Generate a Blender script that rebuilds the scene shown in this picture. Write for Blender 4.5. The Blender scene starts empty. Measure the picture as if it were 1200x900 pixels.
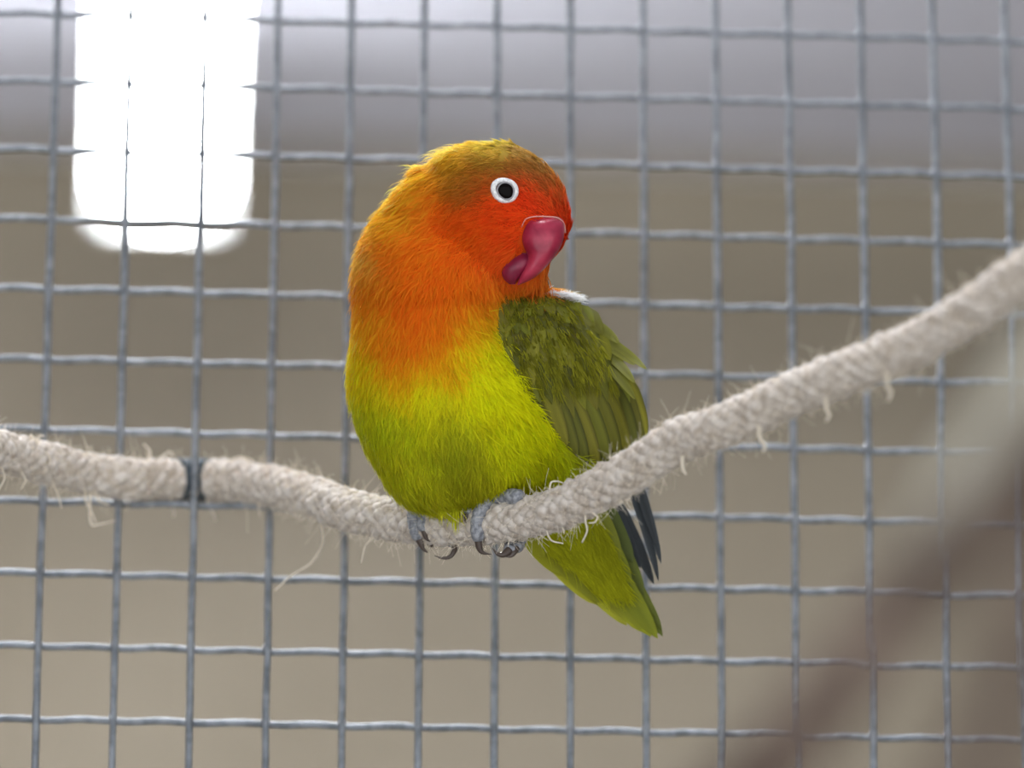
import bpy, math, random
import numpy as np
from mathutils import Vector, Matrix

rng = np.random.default_rng(7)
random.seed(7)
SC = bpy.context.scene
COL = SC.collection

# ------------------------------------------------------------------ camera
F = 7000.0                       # focal length in pixels of the 1200x900 frame
CELL = 0.019                     # pitch of the welded wire mesh in metres
D0 = 1.45                        # distance of the bird from the camera
S = D0 / F                       # metres per pixel at the bird
def rot(r):
    a = np.linalg.norm(r); k = r / a
    K = np.array([[0, -k[2], k[1]], [k[2], 0, -k[0]], [-k[1], k[0], 0]])
    return np.eye(3) + math.sin(a) * K + (1 - math.cos(a)) * K @ K
RM = rot(np.radians([-19.42, -3.75, 0.82]))          # mesh axes (col, row-down, normal) seen by the camera
TM = np.array([0.28, -0.18, 80.14]) * CELL
MESH_Z = 1.75                                         # height of the mesh centre above the floor
W2 = np.array([[1, 0, 0], [0, 0, 1], [0, -1, 0]], float)   # mesh axes -> world (x right, y away, z up)
def cam2world(c):
    """camera coordinates (right, down, forward) -> world"""
    c = np.asarray(c, float)
    m = (c - TM) @ RM
    return m @ W2.T + np.array([0, 0, MESH_Z])
def cam2world_dir(c):
    return (np.asarray(c, float) @ RM) @ W2.T
def pix(px, py, depth):
    px = np.asarray(px, float); py = np.asarray(py, float); depth = np.asarray(depth, float)
    return cam2world(np.stack([(px - 600) * depth / F, (py - 450) * depth / F, depth + 0 * px], -1))
def bsp(p):
    """bird space: (pixels right, pixels down, pixels towards the camera) at the bird's distance -> world"""
    p = np.asarray(p, float)
    return cam2world(np.stack([(p[..., 0] - 600) * S, (p[..., 1] - 450) * S, D0 - p[..., 2] * S], -1))
def bdir(n):
    n = np.asarray(n, float)
    return cam2world_dir(np.stack([n[..., 0], n[..., 1], -n[..., 2]], -1))
def mesh_depth(px, py):
    n = RM[:, 2]
    r = np.array([(px - 600) / F, (py - 450) / F, 1.0])
    return float(n @ TM / (n @ r))

cd = bpy.data.cameras.new('camera')
cam = bpy.data.objects.new('camera', cd); COL.objects.link(cam)
cpos = cam2world([0, 0, 0])
ax, ay, az = cam2world_dir([1, 0, 0]), cam2world_dir([0, -1, 0]), cam2world_dir([0, 0, -1])
cam.matrix_world = Matrix([[ax[i], ay[i], az[i], cpos[i]] for i in range(3)] + [[0, 0, 0, 1]])
cd.sensor_width = 36.0; cd.lens = F * 36.0 / 1200.0
cd.clip_start = 0.05; cd.clip_end = 50
cd.dof.use_dof = True
cd.dof.focus_distance = D0 - 0.010
cd.dof.aperture_fstop = 6.7
SC.camera = cam

# ------------------------------------------------------------------ world, exposure
wd = bpy.data.worlds.new('world'); SC.world = wd; wd.use_nodes = True
wd.node_tree.nodes['Background'].inputs[0].default_value = (0.93, 0.97, 1.0, 1)
wd.node_tree.nodes['Background'].inputs[1].default_value = 1.55
SC.view_settings.view_transform = 'Standard'
SC.view_settings.look = 'None'
SC.view_settings.gamma = 1.0
SC.view_settings.use_curve_mapping = False
SC.view_settings.exposure = 0.0
SC.cycles.max_bounces = 8
SC.cycles.use_denoising = True
LAMP = 46.0                      # strength of the lamp diffusers

# ------------------------------------------------------------------ helpers
def lin(c):
    c = np.asarray(c, float) / 255.0
    return np.where(c <= 0.04045, c / 12.92, ((c + 0.055) / 1.055) ** 2.4)
def newmat(name, color=(128, 128, 128), rough=0.6, metal=0.0, spec=0.5):
    m = bpy.data.materials.new(name); m.use_nodes = True
    b = m.node_tree.nodes['Principled BSDF']
    b.inputs['Base Color'].default_value = (*lin(color), 1)
    b.inputs['Roughness'].default_value = rough
    b.inputs['Metallic'].default_value = metal
    b.inputs['Specular IOR Level'].default_value = spec
    return m, m.node_tree.nodes, m.node_tree.links, b
def noise_color(nt, ln, b, c1, c2, scale, detail=4, dist=0.0, lo=0.35, hi=0.65, coord='Object', stretch=None):
    tc = nt.new('ShaderNodeTexCoord'); n = nt.new('ShaderNodeTexNoise'); r = nt.new('ShaderNodeValToRGB')
    n.inputs['Scale'].default_value = scale; n.inputs['Detail'].default_value = detail
    n.inputs['Distortion'].default_value = dist
    if stretch:
        mp = nt.new('ShaderNodeMapping'); mp.inputs['Scale'].default_value = stretch
        ln.new(tc.outputs[coord], mp.inputs[0]); ln.new(mp.outputs[0], n.inputs['Vector'])
    else:
        ln.new(tc.outputs[coord], n.inputs['Vector'])
    r.color_ramp.elements[0].position = lo; r.color_ramp.elements[1].position = hi
    r.color_ramp.elements[0].color = (*lin(c1), 1); r.color_ramp.elements[1].color = (*lin(c2), 1)
    ln.new(n.outputs['Fac'], r.inputs[0]); ln.new(r.outputs[0], b.inputs['Base Color'])
    return n
def bump(nt, ln, b, n, strength, dist):
    bp = nt.new('ShaderNodeBump'); bp.inputs['Strength'].default_value = strength; bp.inputs['Distance'].default_value = dist
    ln.new(n.outputs['Fac'], bp.inputs['Height']); ln.new(bp.outputs[0], b.inputs['Normal'])
def tag(o, label=None, cat=None, group=None, kind=None):
    if label: o['label'] = label
    if cat: o['category'] = cat
    if group: o['group'] = group
    if kind: o['kind'] = kind
    return o
def empty(name, loc):
    o = bpy.data.objects.new(name, None); COL.objects.link(o)
    o.location = loc; o.empty_display_size = 0.01
    return o
def origin_of(parent):
    v = np.zeros(3)
    while parent is not None:
        v = v + np.array(parent.location); parent = parent.parent
    return v
def mk(name, verts, faces, mat, parent=None, smooth=True, col=None, uv=None, normals=None, loc=None):
    """one mesh object from world-space vertices"""
    verts = np.asarray(verts, float)
    o0 = origin_of(parent)
    if loc is not None: o0 = np.asarray(loc, float)
    me = bpy.data.meshes.new(name)
    V = verts - o0
    if isinstance(faces, np.ndarray):
        n, k = faces.shape
        me.vertices.add(len(V)); me.vertices.foreach_set('co', V.astype(np.float32).ravel())
        me.loops.add(n * k); me.loops.foreach_set('vertex_index', faces.astype(np.int32).ravel())
        me.polygons.add(n); me.polygons.foreach_set('loop_start', np.arange(0, n * k, k, dtype=np.int32))
        me.update(calc_edges=True)
    else:
        me.from_pydata([tuple(v) for v in V], [], [tuple(f) for f in faces]); me.update()
    if smooth: me.polygons.foreach_set('use_smooth', np.ones(len(me.polygons), bool))
    if col is not None:
        a = me.color_attributes.new('Col', 'FLOAT_COLOR', 'POINT')
        c = np.ones((len(V), 4), np.float32); c[:, :3] = col
        a.data.foreach_set('color', c.ravel())
    if uv is not None:
        u = me.uv_layers.new(name='UVMap')
        idx = np.zeros(len(me.loops), np.int32); me.loops.foreach_get('vertex_index', idx)
        u.data.foreach_set('uv', np.asarray(uv, np.float32)[idx].ravel())
    if normals is not None:
        me.normals_split_custom_set_from_vertices(np.asarray(normals, np.float32).tolist())
    if mat is not None: me.materials.append(mat)
    o = bpy.data.objects.new(name, me); COL.objects.link(o)
    if parent is not None: o.parent = parent
    elif loc is not None: o.location = loc
    return o
def box(x0, x1, y0, y1, z0, z1):
    v = [(x, y, z) for z in (z0, z1) for y in (y0, y1) for x in (x0, x1)]
    f = [(0, 2, 3, 1), (4, 5, 7, 6), (0, 1, 5, 4), (2, 6, 7, 3), (0, 4, 6, 2), (1, 3, 7, 5)]
    return np.array(v, float), f
def catmull(pts, n):
    pts = np.asarray(pts, float)
    P = np.vstack([2 * pts[0] - pts[1], pts, 2 * pts[-1] - pts[-2]])
    m = len(pts) - 1
    t = np.linspace(0, m, n); i = np.minimum(t.astype(int), m - 1); f = (t - i)[:, None]
    a, b, c, d = P[i], P[i + 1], P[i + 2], P[i + 3]
    return 0.5 * (2 * b + (c - a) * f + (2 * a - 5 * b + 4 * c - d) * f**2 + (3 * b - a - 3 * c + d) * f**3)
def frames(path, up0=(0, 0, 1)):
    T = np.gradient(path, axis=0); T /= np.linalg.norm(T, axis=1)[:, None]
    N = np.zeros_like(T); u = np.array(up0, float)
    for i in range(len(T)):
        u = u - T[i] * (u @ T[i]); u /= np.linalg.norm(u); N[i] = u
    return T, N, np.cross(T, N)
def tube(path, rad, sides=8, cap=True, squash=None, up0=(0, 0, 1), basis=None):
    path = np.asarray(path, float); n = len(path)
    rad = np.broadcast_to(np.asarray(rad, float), (n,))
    if basis is None: T, N, B = frames(path, up0)
    else: N, B = basis
    sq = (1.0, 1.0) if squash is None else squash
    a = np.arange(sides) * 2 * np.pi / sides
    v = path[:, None, :] + rad[:, None, None] * (np.cos(a)[None, :, None] * N[:, None, :] * sq[0] + np.sin(a)[None, :, None] * B[:, None, :] * sq[1])
    v = v.reshape(-1, 3); f = []
    for i in range(n - 1):
        for j in range(sides):
            k = (j + 1) % sides
            f.append((i * sides + j, i * sides + k, (i + 1) * sides + k, (i + 1) * sides + j))
    if cap:
        f.append(tuple(range(sides))[::-1]); f.append(tuple((n - 1) * sides + j for j in range(sides)))
    return v, f
def join(parts):
    V, Fs, o = [], [], 0
    for v, f in parts:
        V.append(v); Fs += [tuple(i + o for i in q) for q in f]; o += len(v)
    return np.vstack(V), Fs
def revolve(profile, center, axis, side, sides=24):
    """profile: list of (radius, height along axis)"""
    axis = np.asarray(axis, float) / np.linalg.norm(axis)
    s = np.asarray(side, float); s = s - axis * (s @ axis); s /= np.linalg.norm(s); t = np.cross(axis, s)
    v, f = [], []
    for r, h in profile:
        for j in range(sides):
            a = 2 * np.pi * j / sides
            v.append(center + axis * h + r * (math.cos(a) * s + math.sin(a) * t))
    for i in range(len(profile) - 1):
        for j in range(sides):
            k = (j + 1) % sides
            f.append((i * sides + j, i * sides + k, (i + 1) * sides + k, (i + 1) * sides + j))
    return np.array(v), f

# ------------------------------------------------------------------ room shell
CEIL = 2.60
LAMP_Z = 2.50                    # lamps hang from the ceiling on short rods
WALL_Y = float(cpos[1]) + 3.42
m_wall, nt, ln, b = newmat('beige_wall_paint', rough=0.85)
n = noise_color(nt, ln, b, (97, 88, 73), (110, 101, 86), 2.2, 3, 0.5)
m_ceil, nt, ln, b = newmat('white_ceiling_paint', (190, 189, 199), 0.8)
m_floor, nt, ln, b = newmat('grey_floor', rough=0.7)
noise_color(nt, ln, b, (112, 105, 94), (132, 125, 113), 6, 4)
X0, X1, YF = -2.6, 2.6, float(cpos[1]) - 0.25
def slab(name, dims, mat):
    v, f = box(*dims)
    o = mk(name, v, f, mat, smooth=False); tag(o, kind='structure'); return o
slab('floor', (X0, X1, YF, WALL_Y, -0.05, 0), m_floor)
slab('ceiling', (X0, X1, YF, WALL_Y, CEIL, CEIL + 0.05), m_ceil)
slab('wall_back', (X0, X1, WALL_Y, WALL_Y + 0.08, 0, CEIL), m_wall)
slab('wall_left', (X0 - 0.08, X0, YF, WALL_Y, 0, CEIL), m_wall)
slab('wall_right', (X1, X1 + 0.08, YF, WALL_Y, 0, CEIL), m_wall)

# ------------------------------------------------------------------ ceiling lamps
m_diff = bpy.data.materials.new('lit_lamp_diffuser'); m_diff.use_nodes = True
nt, ln = m_diff.node_tree.nodes, m_diff.node_tree.links
nt.remove(nt['Principled BSDF'])
em = nt.new('ShaderNodeEmission'); em.inputs[0].default_value = (0.93, 0.97, 1.0, 1); em.inputs[1].default_value = LAMP
ln.new(em.outputs[0], nt['Material Output'].inputs[0])
m_house, *_ = newmat('white_lamp_housing', (225, 225, 225), 0.4)
def batten(xc, y_far, length, label, group=None, width=0.062):
    y0, y1 = y_far - length, y_far
    t = empty('ceiling_lamp', (xc, (y0 + y1) / 2, CEIL))
    tag(t, label, 'lamp', group)
    v, f = box(xc - 0.008, xc + 0.008, y0, y1, LAMP_Z - 0.008, LAMP_Z + 0.004)
    mk('housing', v, f, m_house, t, smooth=False)
    for y in (y0 + 0.2, y1 - 0.2):
        v, f = tube([(xc, y, LAMP_Z - 0.004), (xc, y, CEIL + 0.002)], 0.004, 10, up0=(0, 1, 0))
        mk('suspension_rod', v, f, m_house, t)
    # opal diffuser wrapping the underside and the flanks
    a = np.linspace(-1.45, math.pi + 1.45, 19)
    v = [(xc + width / 2 * math.cos(q), y, LAMP_Z - 0.030 - 0.024 * math.sin(q)) for y in (y0 + 0.006, y1 - 0.006) for q in a]
    f = [(i, i + 1, i + 20, i + 19) for i in range(18)] + [tuple(range(19)), tuple(range(37, 18, -1)), (0, 19, 37, 18)]
    mk('diffuser', np.array(v), f, m_diff, t)
    for y in (y0, y1 - 0.006):
        v, f = box(xc - 0.032, xc + 0.032, y, y + 0.006, LAMP_Z - 0.055, LAMP_Z + 0.001)
        mk('end_cap', v, f, m_house, t, smooth=False)
    return t
def on_ceiling(px, py):
    a = cam2world([0, 0, 0]); d = cam2world_dir([(px - 600) / F, (py - 450) / F, 1.0])
    return a + d * (LAMP_Z - 0.04 - a[2]) / d[2]
p = on_ceiling(190, 232)
batten(float(p[0]), float(p[1]), 1.2, 'lit white ceiling lamp showing behind the wire mesh, end towards the beige wall')
p2 = on_ceiling(430, -105)
batten(float(p2[0]), float(p2[1]), 1.2, 'lit white ceiling lamp hung beside the lamp showing behind the mesh, nearer the cage', 'lamps hung from the ceiling')
batten(float(p[0]), float(p[1]) - 1.3, 0.7, 'added unseen lamp over the rope, lighting the bird and the rope from above', 'lamps hung from the ceiling')  # added out of view to light bird and rope from above
batten(float(p[0]) - 0.5, float(p[1]), 1.2, 'added unseen lamp towards the left wall, brightening the back wall', 'lamps hung from the ceiling')  # extra lamp outside the frame, put in to brighten the back wall
batten(float(p[0]) - 0.36, 0.80, 0.8, 'added unseen lamp behind the bird on the left, giving it a rim light', 'lamps hung from the ceiling')  # unseen backlight, added for the rim on the bird's left side

# ------------------------------------------------------------------ welded wire mesh
m_wire, nt, ln, b = newmat('galvanised_wire', (150, 154, 160), 0.55, 0.35)
n = noise_color(nt, ln, b, (104, 109, 116), (146, 151, 158), 260, 5, 0.6)
bump(nt, ln, b, n, 0.5, 0.0004)
m_weld, nt, ln, b = newmat('zinc_weld', (175, 179, 186), 0.3, 0.8)
WR = 0.00088
def grid(c, r, off=0.0):
    m = np.stack([(np.asarray(c, float) - 6.5) * CELL, (np.asarray(r, float) - 5) * CELL, off + 0 * np.asarray(c, float)], -1)
    return m @ W2.T + np.array([0, 0, MESH_Z])
C0, C1, R0, R1 = -6, 19, -6, 16
panel = empty('wire_mesh_panel', grid(6.5, R1 + 0.6))
tag(panel, 'galvanised welded wire mesh panel of the cage behind the bird', 'wire mesh')
def wob(n, amp):
    return np.convolve(rng.normal(0, 1, n + 8), np.ones(5) / 5, 'same')[4:-4] * amp
for c in range(C0, C1 + 1):
    r = np.linspace(R0 - 0.5, R1 + 0.5, 140)
    pth = grid(c + wob(140, 0.007), r, -WR * 0.8 + wob(140, 0.0002))
    v, f = tube(pth, WR * (1 + wob(140, 0.07)), 8, up0=(0, 1, 0))
    mk('vertical_wire', v, f, m_wire, panel)
for r in range(R0, R1 + 1):
    c = np.linspace(C0 - 0.5, C1 + 0.5, 150)
    pth = grid(c, r + 0.012 * np.sin(c * 2 * np.pi + 0.6) + wob(150, 0.007), WR * 0.75 + wob(150, 0.0002))
    v, f = tube(pth, WR * (1 + wob(150, 0.07)), 8, up0=(0, 1, 0))
    mk('horizontal_wire', v, f, m_wire, panel)
# weld beads
def blob(rad, seed):
    g = np.random.default_rng(seed); v, f = [], []
    for i in range(7):
        for j in range(9):
            th, ph = math.pi * i / 6, 2 * math.pi * j / 9
            k = 1 + g.normal(0, 0.10)
            v.append((rad * 0.95 * k * math.sin(th) * math.cos(ph), rad * 0.8 * k * math.sin(th) * math.sin(ph), rad * 1.15 * k * math.cos(th)))
    for i in range(6):
        for j in range(9):
            f.append((i * 9 + j, i * 9 + (j + 1) % 9, (i + 1) * 9 + (j + 1) % 9, (i + 1) * 9 + j))
    return np.array(v), f
bead_meshes = []
for s in range(4):
    v, f = blob(WR * 1.28, s); o = mk('weld_bead', v, f, m_weld, None); bead_meshes.append(o.data); bpy.data.objects.remove(o)
for c in range(-1, 15):
    for r in range(-1, 12):
        o = bpy.data.objects.new('weld_bead', bead_meshes[(c * 3 + r) % 4]); COL.objects.link(o)
        o.parent = panel
        q = grid(c, r - 0.03, -WR * 0.45)
        o.location = Vector(q) - panel.location

# ------------------------------------------------------------------ rope
RR = 0.0049
def mw(px, py, off):             # depth at the mesh plane plus an offset towards (-) or away from (+) the camera
    return mesh_depth(px, py) + off
def bd(w): return D0 - w * S
rope_ctl = [(-260, 470, 1.40), (-150, 486, 1.425), (-60, 510, 1.455), (0, 528, mw(0, 528, -0.032)), (60, 544, mw(60, 544, -0.018)), (100, 553, mw(100, 553, -0.0105)),
            (142, 560, mw(142, 560, -0.0062)), (185, 562, mw(185, 562, 0.0012)), (228, 563, mw(228, 563, 0.0058)), (272, 563, mw(272, 563, 0.0012)),
            (316, 569, mw(316, 569, -0.0066)), (360, 580, mw(360, 580, -0.017)), (400, 595, bd(-132)), (440, 605, bd(-92)), (490, 613, bd(-42)),
            (545, 615, bd(10)), (600, 610, bd(60)), (650, 598, bd(104)), (700, 575, bd(148)), (750, 546, bd(190)), (800, 514, bd(234)), (850, 498, bd(278)),
            (950, 453, bd(362)), (1050, 414, bd(446)), (1120, 376, bd(505)), (1200, 321, bd(572)), (1300, 250, bd(655)), (1420, 160, bd(755))]
rc = np.array(rope_ctl)
# smooth the control pixels a little, then into space
rope_w = np.array([pix(*q) for q in rope_ctl])
rp = catmull(rope_w, 900)
seg = np.r_[0, np.cumsum(np.linalg.norm(np.diff(rp, axis=0), axis=1))]
NL = 720
ss = np.linspace(0, seg[-1], NL)
rp = np.stack([np.interp(ss, seg, rp[:, i]) for i in range(3)], -1)
T, N, B = frames(rp, (0, 0, 1))
def world2pix(p):
    m = (np.asarray(p) - np.array([0, 0, MESH_Z])) @ W2
    c = m @ RM.T + TM
    return np.stack([c[..., 0] / c[..., 2] * F + 600, c[..., 1] / c[..., 2] * F + 450, c[..., 2]], -1)
rpx = world2pix(rp)
def rope_at(px):
    """(y pixel, w in bird pixels) of the rope centre"""
    return float(np.interp(px, rpx[:, 0], rpx[:, 1])), float(np.interp(px, rpx[:, 0], (D0 - rpx[:, 2]) / S))
m_rope, nt, ln, b = newmat('cotton_rope', rough=0.95, spec=0.1)
n = noise_color(nt, ln, b, (178, 164, 150), (216, 207, 199), 420, 6, 0.3)
bump(nt, ln, b, n, 0.6, 0.0006)
try: b.inputs['Sheen Weight'].default_value = 0.3
except Exception: pass
m_core, *_ = newmat('rope_core', (176, 160, 142), 0.95)
m_fuzz, nt, ln, b = newmat('rope_fibre', (232, 220, 202), 0.9, spec=0.2)
rope = empty('rope', rp[360]); tag(rope, 'fuzzy off-white braided cotton rope the bird perches on', 'rope')
v, f = tube(rp, RR * 0.74, 12, basis=(N, B)); mk('core', v, f, m_core, rope)
NS = 8; OM = 2 * math.pi / 0.030
for dr in (1, -1):
    for k in range(NS):
        th = dr * OM * ss + 2 * math.pi * k / NS
        off = dr * np.cos(NS * OM * ss) * RR * 0.085
        rad = RR * 0.80 + off + wob(NL, RR * 0.09)
        e_r = np.cos(th)[:, None] * N + np.sin(th)[:, None] * B
        c = rp + rad[:, None] * e_r
        Ts = np.gradient(c, axis=0); Ts /= np.linalg.norm(Ts, axis=1)[:, None]
        sd = np.cross(Ts, e_r)
        v, f = tube(c, RR * (0.31 + wob(NL, 0.08)), 7, squash=(0.70, 1.08), basis=(e_r, sd))
        mk('strand', v, f, m_rope, rope)
# dark band where the rope passes behind the mesh wire
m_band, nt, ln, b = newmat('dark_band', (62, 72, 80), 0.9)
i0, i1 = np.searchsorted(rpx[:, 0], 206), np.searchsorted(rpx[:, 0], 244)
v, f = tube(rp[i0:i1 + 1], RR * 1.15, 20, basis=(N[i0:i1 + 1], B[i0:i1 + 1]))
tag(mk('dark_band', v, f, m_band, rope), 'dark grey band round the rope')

def ribbons(P, W, NRM, name, mat, parent, col=None, nrm_mesh=None):
    """P (n,k,3) points, W (n,k) half widths, NRM (n,3) facing: a mesh of thin tapered ribbons"""
    n, k, _ = P.shape
    d = np.gradient(P, axis=1); sd = np.cross(d, NRM[:, None, :])
    sd /= np.linalg.norm(sd, axis=2, keepdims=True) + 1e-12
    L, R = P - sd * W[..., None], P + sd * W[..., None]
    V = np.stack([L, R], 2).reshape(n, k * 2, 3)
    q = np.array([(2 * i, 2 * i + 1, 2 * i + 3, 2 * i + 2) for i in range(k - 1)])
    Fc = (np.arange(n)[:, None, None] * (2 * k) + q[None]).reshape(-1, 4)
    c = None if col is None else np.repeat(col, 2, axis=1).reshape(-1, 3)
    nm = None if nrm_mesh is None else np.repeat(nrm_mesh[:, None, :], 2 * k, axis=1).reshape(-1, 3)
    return mk(name, V.reshape(-1, 3), Fc, mat, parent, col=c, normals=nm)
# fuzz on the rope
nf = 26000
ii = rng.integers(60, NL - 40, nf); an = rng.uniform(0, 2 * math.pi, nf)
e_r = np.cos(an)[:, None] * N[ii] + np.sin(an)[:, None] * B[ii]
e_t = np.cross(T[ii], e_r)
root = rp[ii] + e_r * RR * 0.95
Lf = np.minimum(0.0034, 1.0 * np.where(rng.random(nf) < 0.06, rng.gamma(2.0, 0.0013, nf), rng.gamma(2.0, 0.00042, nf)))
dirn = e_r * rng.uniform(0.15, 0.9, nf)[:, None] + e_t * rng.normal(0, 0.8, nf)[:, None] + T[ii] * rng.normal(0, 0.8, nf)[:, None] + np.array([0, 0, -0.25])
dirn /= np.linalg.norm(dirn, axis=1)[:, None]
bend = rng.normal(0, 1.0, (nf, 3))
t = np.linspace(0, 1, 5)
P = root[:, None] + dirn[:, None] * (t[None, :, None] * Lf[:, None, None]) + bend[:, None] * (t**2)[None, :, None] * Lf[:, None, None] * 0.7
Wd = np.broadcast_to(np.linspace(1, 0.5, 5), (nf, 5)) * 0.000045
camv = cam2world_dir([0, 0, -1])
tag(ribbons(P, Wd, np.broadcast_to(camv, (nf, 3)), 'fibre_fuzz', m_fuzz, rope), kind='stuff')
# the long loose fibres one can pick out
def fibre(pts, r=1.5, d_off=0.0):
    q = np.array(pts, float); y0, w0 = rope_at(q[0, 0])
    rt_ = [q[0, 0], y0 + np.clip(q[0, 1] - y0, -15, 15)]     # rooted in the braid
    q = np.vstack([rt_, q])
    p3 = np.stack([q[:, 0], q[:, 1], np.linspace(w0 + 14, w0 + 14 + d_off, len(q))], -1)
    c = catmull(bspp(p3), 24)
    v, f = tube(c, np.linspace(r, r * 0.5, 24) * S, 5)
    mk('loose_fibre', v, f, m_fuzz, rope)
def bspp(p3):
    return np.array([pix(a, b_, D0 - w * S) for a, b_, w in p3])
for pts in ([(376, 612), (378, 636), (364, 660), (342, 674), (322, 692)], [(437, 630), (428, 640), (423, 660)], [(445, 628), (458, 636), (475, 633), (484, 626)],
            [(0, 545), (4, 553), (5, 562), (-2, 575)], [(20, 548), (30, 562), (24, 574)], [(60, 562), (68, 580), (72, 595)], [(100, 585), (108, 602), (112, 612)], [(110, 575), (118, 588), (128, 592)],
            [(106, 612), (118, 614), (134, 610)], [(36, 510), (48, 525), (58, 535), (58, 545)], [(40, 518), (48, 510), (52, 512)], [(170, 545), (176, 530), (168, 520)], [(180, 543), (198, 530), (204, 536)],
            [(262, 545), (280, 536), (296, 540)], [(200, 590), (204, 600), (203, 606)], [(243, 592), (250, 602), (252, 610)], [(303, 594), (304, 605)], [(640, 620), (646, 633), (660, 637)],
            [(656, 614), (660, 620), (661, 625)], [(686, 610), (688, 622), (682, 636)], [(694, 600), (700, 606), (697, 612), (690, 613)], [(645, 567), (652, 564), (660, 566)],
            [(800, 548), (804, 556)], [(890, 512), (896, 522), (894, 530)], [(968, 478), (972, 486), (968, 494)], [(1040, 452), (1044, 460), (1041, 470)], [(690, 560), (700, 548)]):
    fibre(pts, 1.5 if pts[0][0] < 700 else 2.6)

# ------------------------------------------------------------------ the lovebird: body surface
ELL = [  # centre x, y, w ; radii x, y, w ; turn in the picture plane (degrees)
    (505, 425, 0, 98, 110, 95, 0), (533, 490, 0, 122, 108, 104, 0), (625, 450, -22, 100, 112, 80, 0),
    (505, 335, -6, 96, 84, 84, 0), (470, 290, -14, 54, 62, 62, -25), (655, 530, -20, 62, 62, 62, 0),
    (500, 252, -8, 50, 58, 58, -35), (574, 245, 4, 88, 80, 74, 0), (618, 250, 8, 50, 48, 54, 0), (596, 300, 12, 44, 42, 50, 0), (545, 545, 8, 95, 52, 84, 0)]
KS = [26, 26, 26, 26, 26, 26, 22, 17, 22, 20, 24]
def sdf(x, y, w):
    d = None
    for (cx, cy, cw, rx, ry, rw, tn), k in zip(ELL, KS):
        a = math.radians(tn); X, Y, Wv = x - cx, y - cy, w - cw
        X, Y = X * math.cos(a) + Y * math.sin(a), -X * math.sin(a) + Y * math.cos(a)
        k0 = np.sqrt((X / rx)**2 + (Y / ry)**2 + (Wv / rw)**2)
        k1 = np.sqrt((X / rx**2)**2 + (Y / ry**2)**2 + (Wv / rw**2)**2) + 1e-9
        e = k0 * (k0 - 1) / k1
        if d is None: d = e
        else:
            h = np.clip(0.5 + 0.5 * (d - e) / k, 0, 1)
            d = d * (1 - h) + e * h - k * h * (1 - h)
    return d
LEFT = [(166, 560), (172, 534), (190, 506), (213, 479), (240, 457), (262, 442), (290, 428), (320, 420), (350, 419), (390, 417), (430, 412), (460, 413), (490, 420), (520, 431), (550, 446), (575, 462), (592, 486), (598, 510)]
RIGHT = [(166, 588), (172, 606), (178, 620), (190, 637), (215, 655), (240, 664), (265, 667), (280, 665), (288, 657), (297, 646), (320, 637), (335, 640), (346, 655), (360, 680), (380, 697), (410, 714), (450, 728), (490, 736), (520, 736), (545, 720), (565, 690), (580, 640), (592, 590), (598, 540)]
ROWS = np.r_[np.linspace(165.2, 180, 12), np.linspace(182, 584, 150), np.linspace(586, 599, 10)]
NT = 192
TH = np.linspace(0, 2 * np.pi, NT, endpoint=False)
tl = np.interp(ROWS, *zip(*LEFT)); tr = np.interp(ROWS, *zip(*RIGHT))
def sm(a, k=5):
    p = np.pad(a, k // 2, mode='edge'); return np.convolve(p, np.ones(k) / k, 'valid')
tl, tr = sm(tl), sm(tr)
axx = (tl + tr) / 2; axw = np.interp(ROWS, [165, 260, 330, 450, 600], [4, 5, 0, -6, 4])
rad_s = np.arange(0, 226, 1.5)
body_r = np.zeros((len(ROWS), NT))
for i, y in enumerate(ROWS):
    x = axx[i] + rad_s[None] * np.cos(TH)[:, None]; w = axw[i] + rad_s[None] * np.sin(TH)[:, None]
    d = sdf(x, np.full_like(x, y), w)
    ins = d < 0
    last = np.where(ins.any(1), d.shape[1] - 1 - ins[:, ::-1].argmax(1), 0)
    last = np.minimum(last, d.shape[1] - 2)
    d0, d1 = d[np.arange(NT), last], d[np.arange(NT), last + 1]
    body_r[i] = np.where(ins.any(1), rad_s[last] + 1.5 * np.clip(d0 / (d0 - d1 + 1e-9), 0, 1), 2.0)
bx = axx[:, None] + body_r * np.cos(TH); bw = axw[:, None] + body_r * np.sin(TH)
exl, exr = axx - bx.min(1), bx.max(1) - axx
fl, fr = sm(np.clip((axx - tl) / exl, 0.5, 2.0), 7), sm(np.clip((tr - axx) / exr, 0.5, 2.0), 7)
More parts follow.
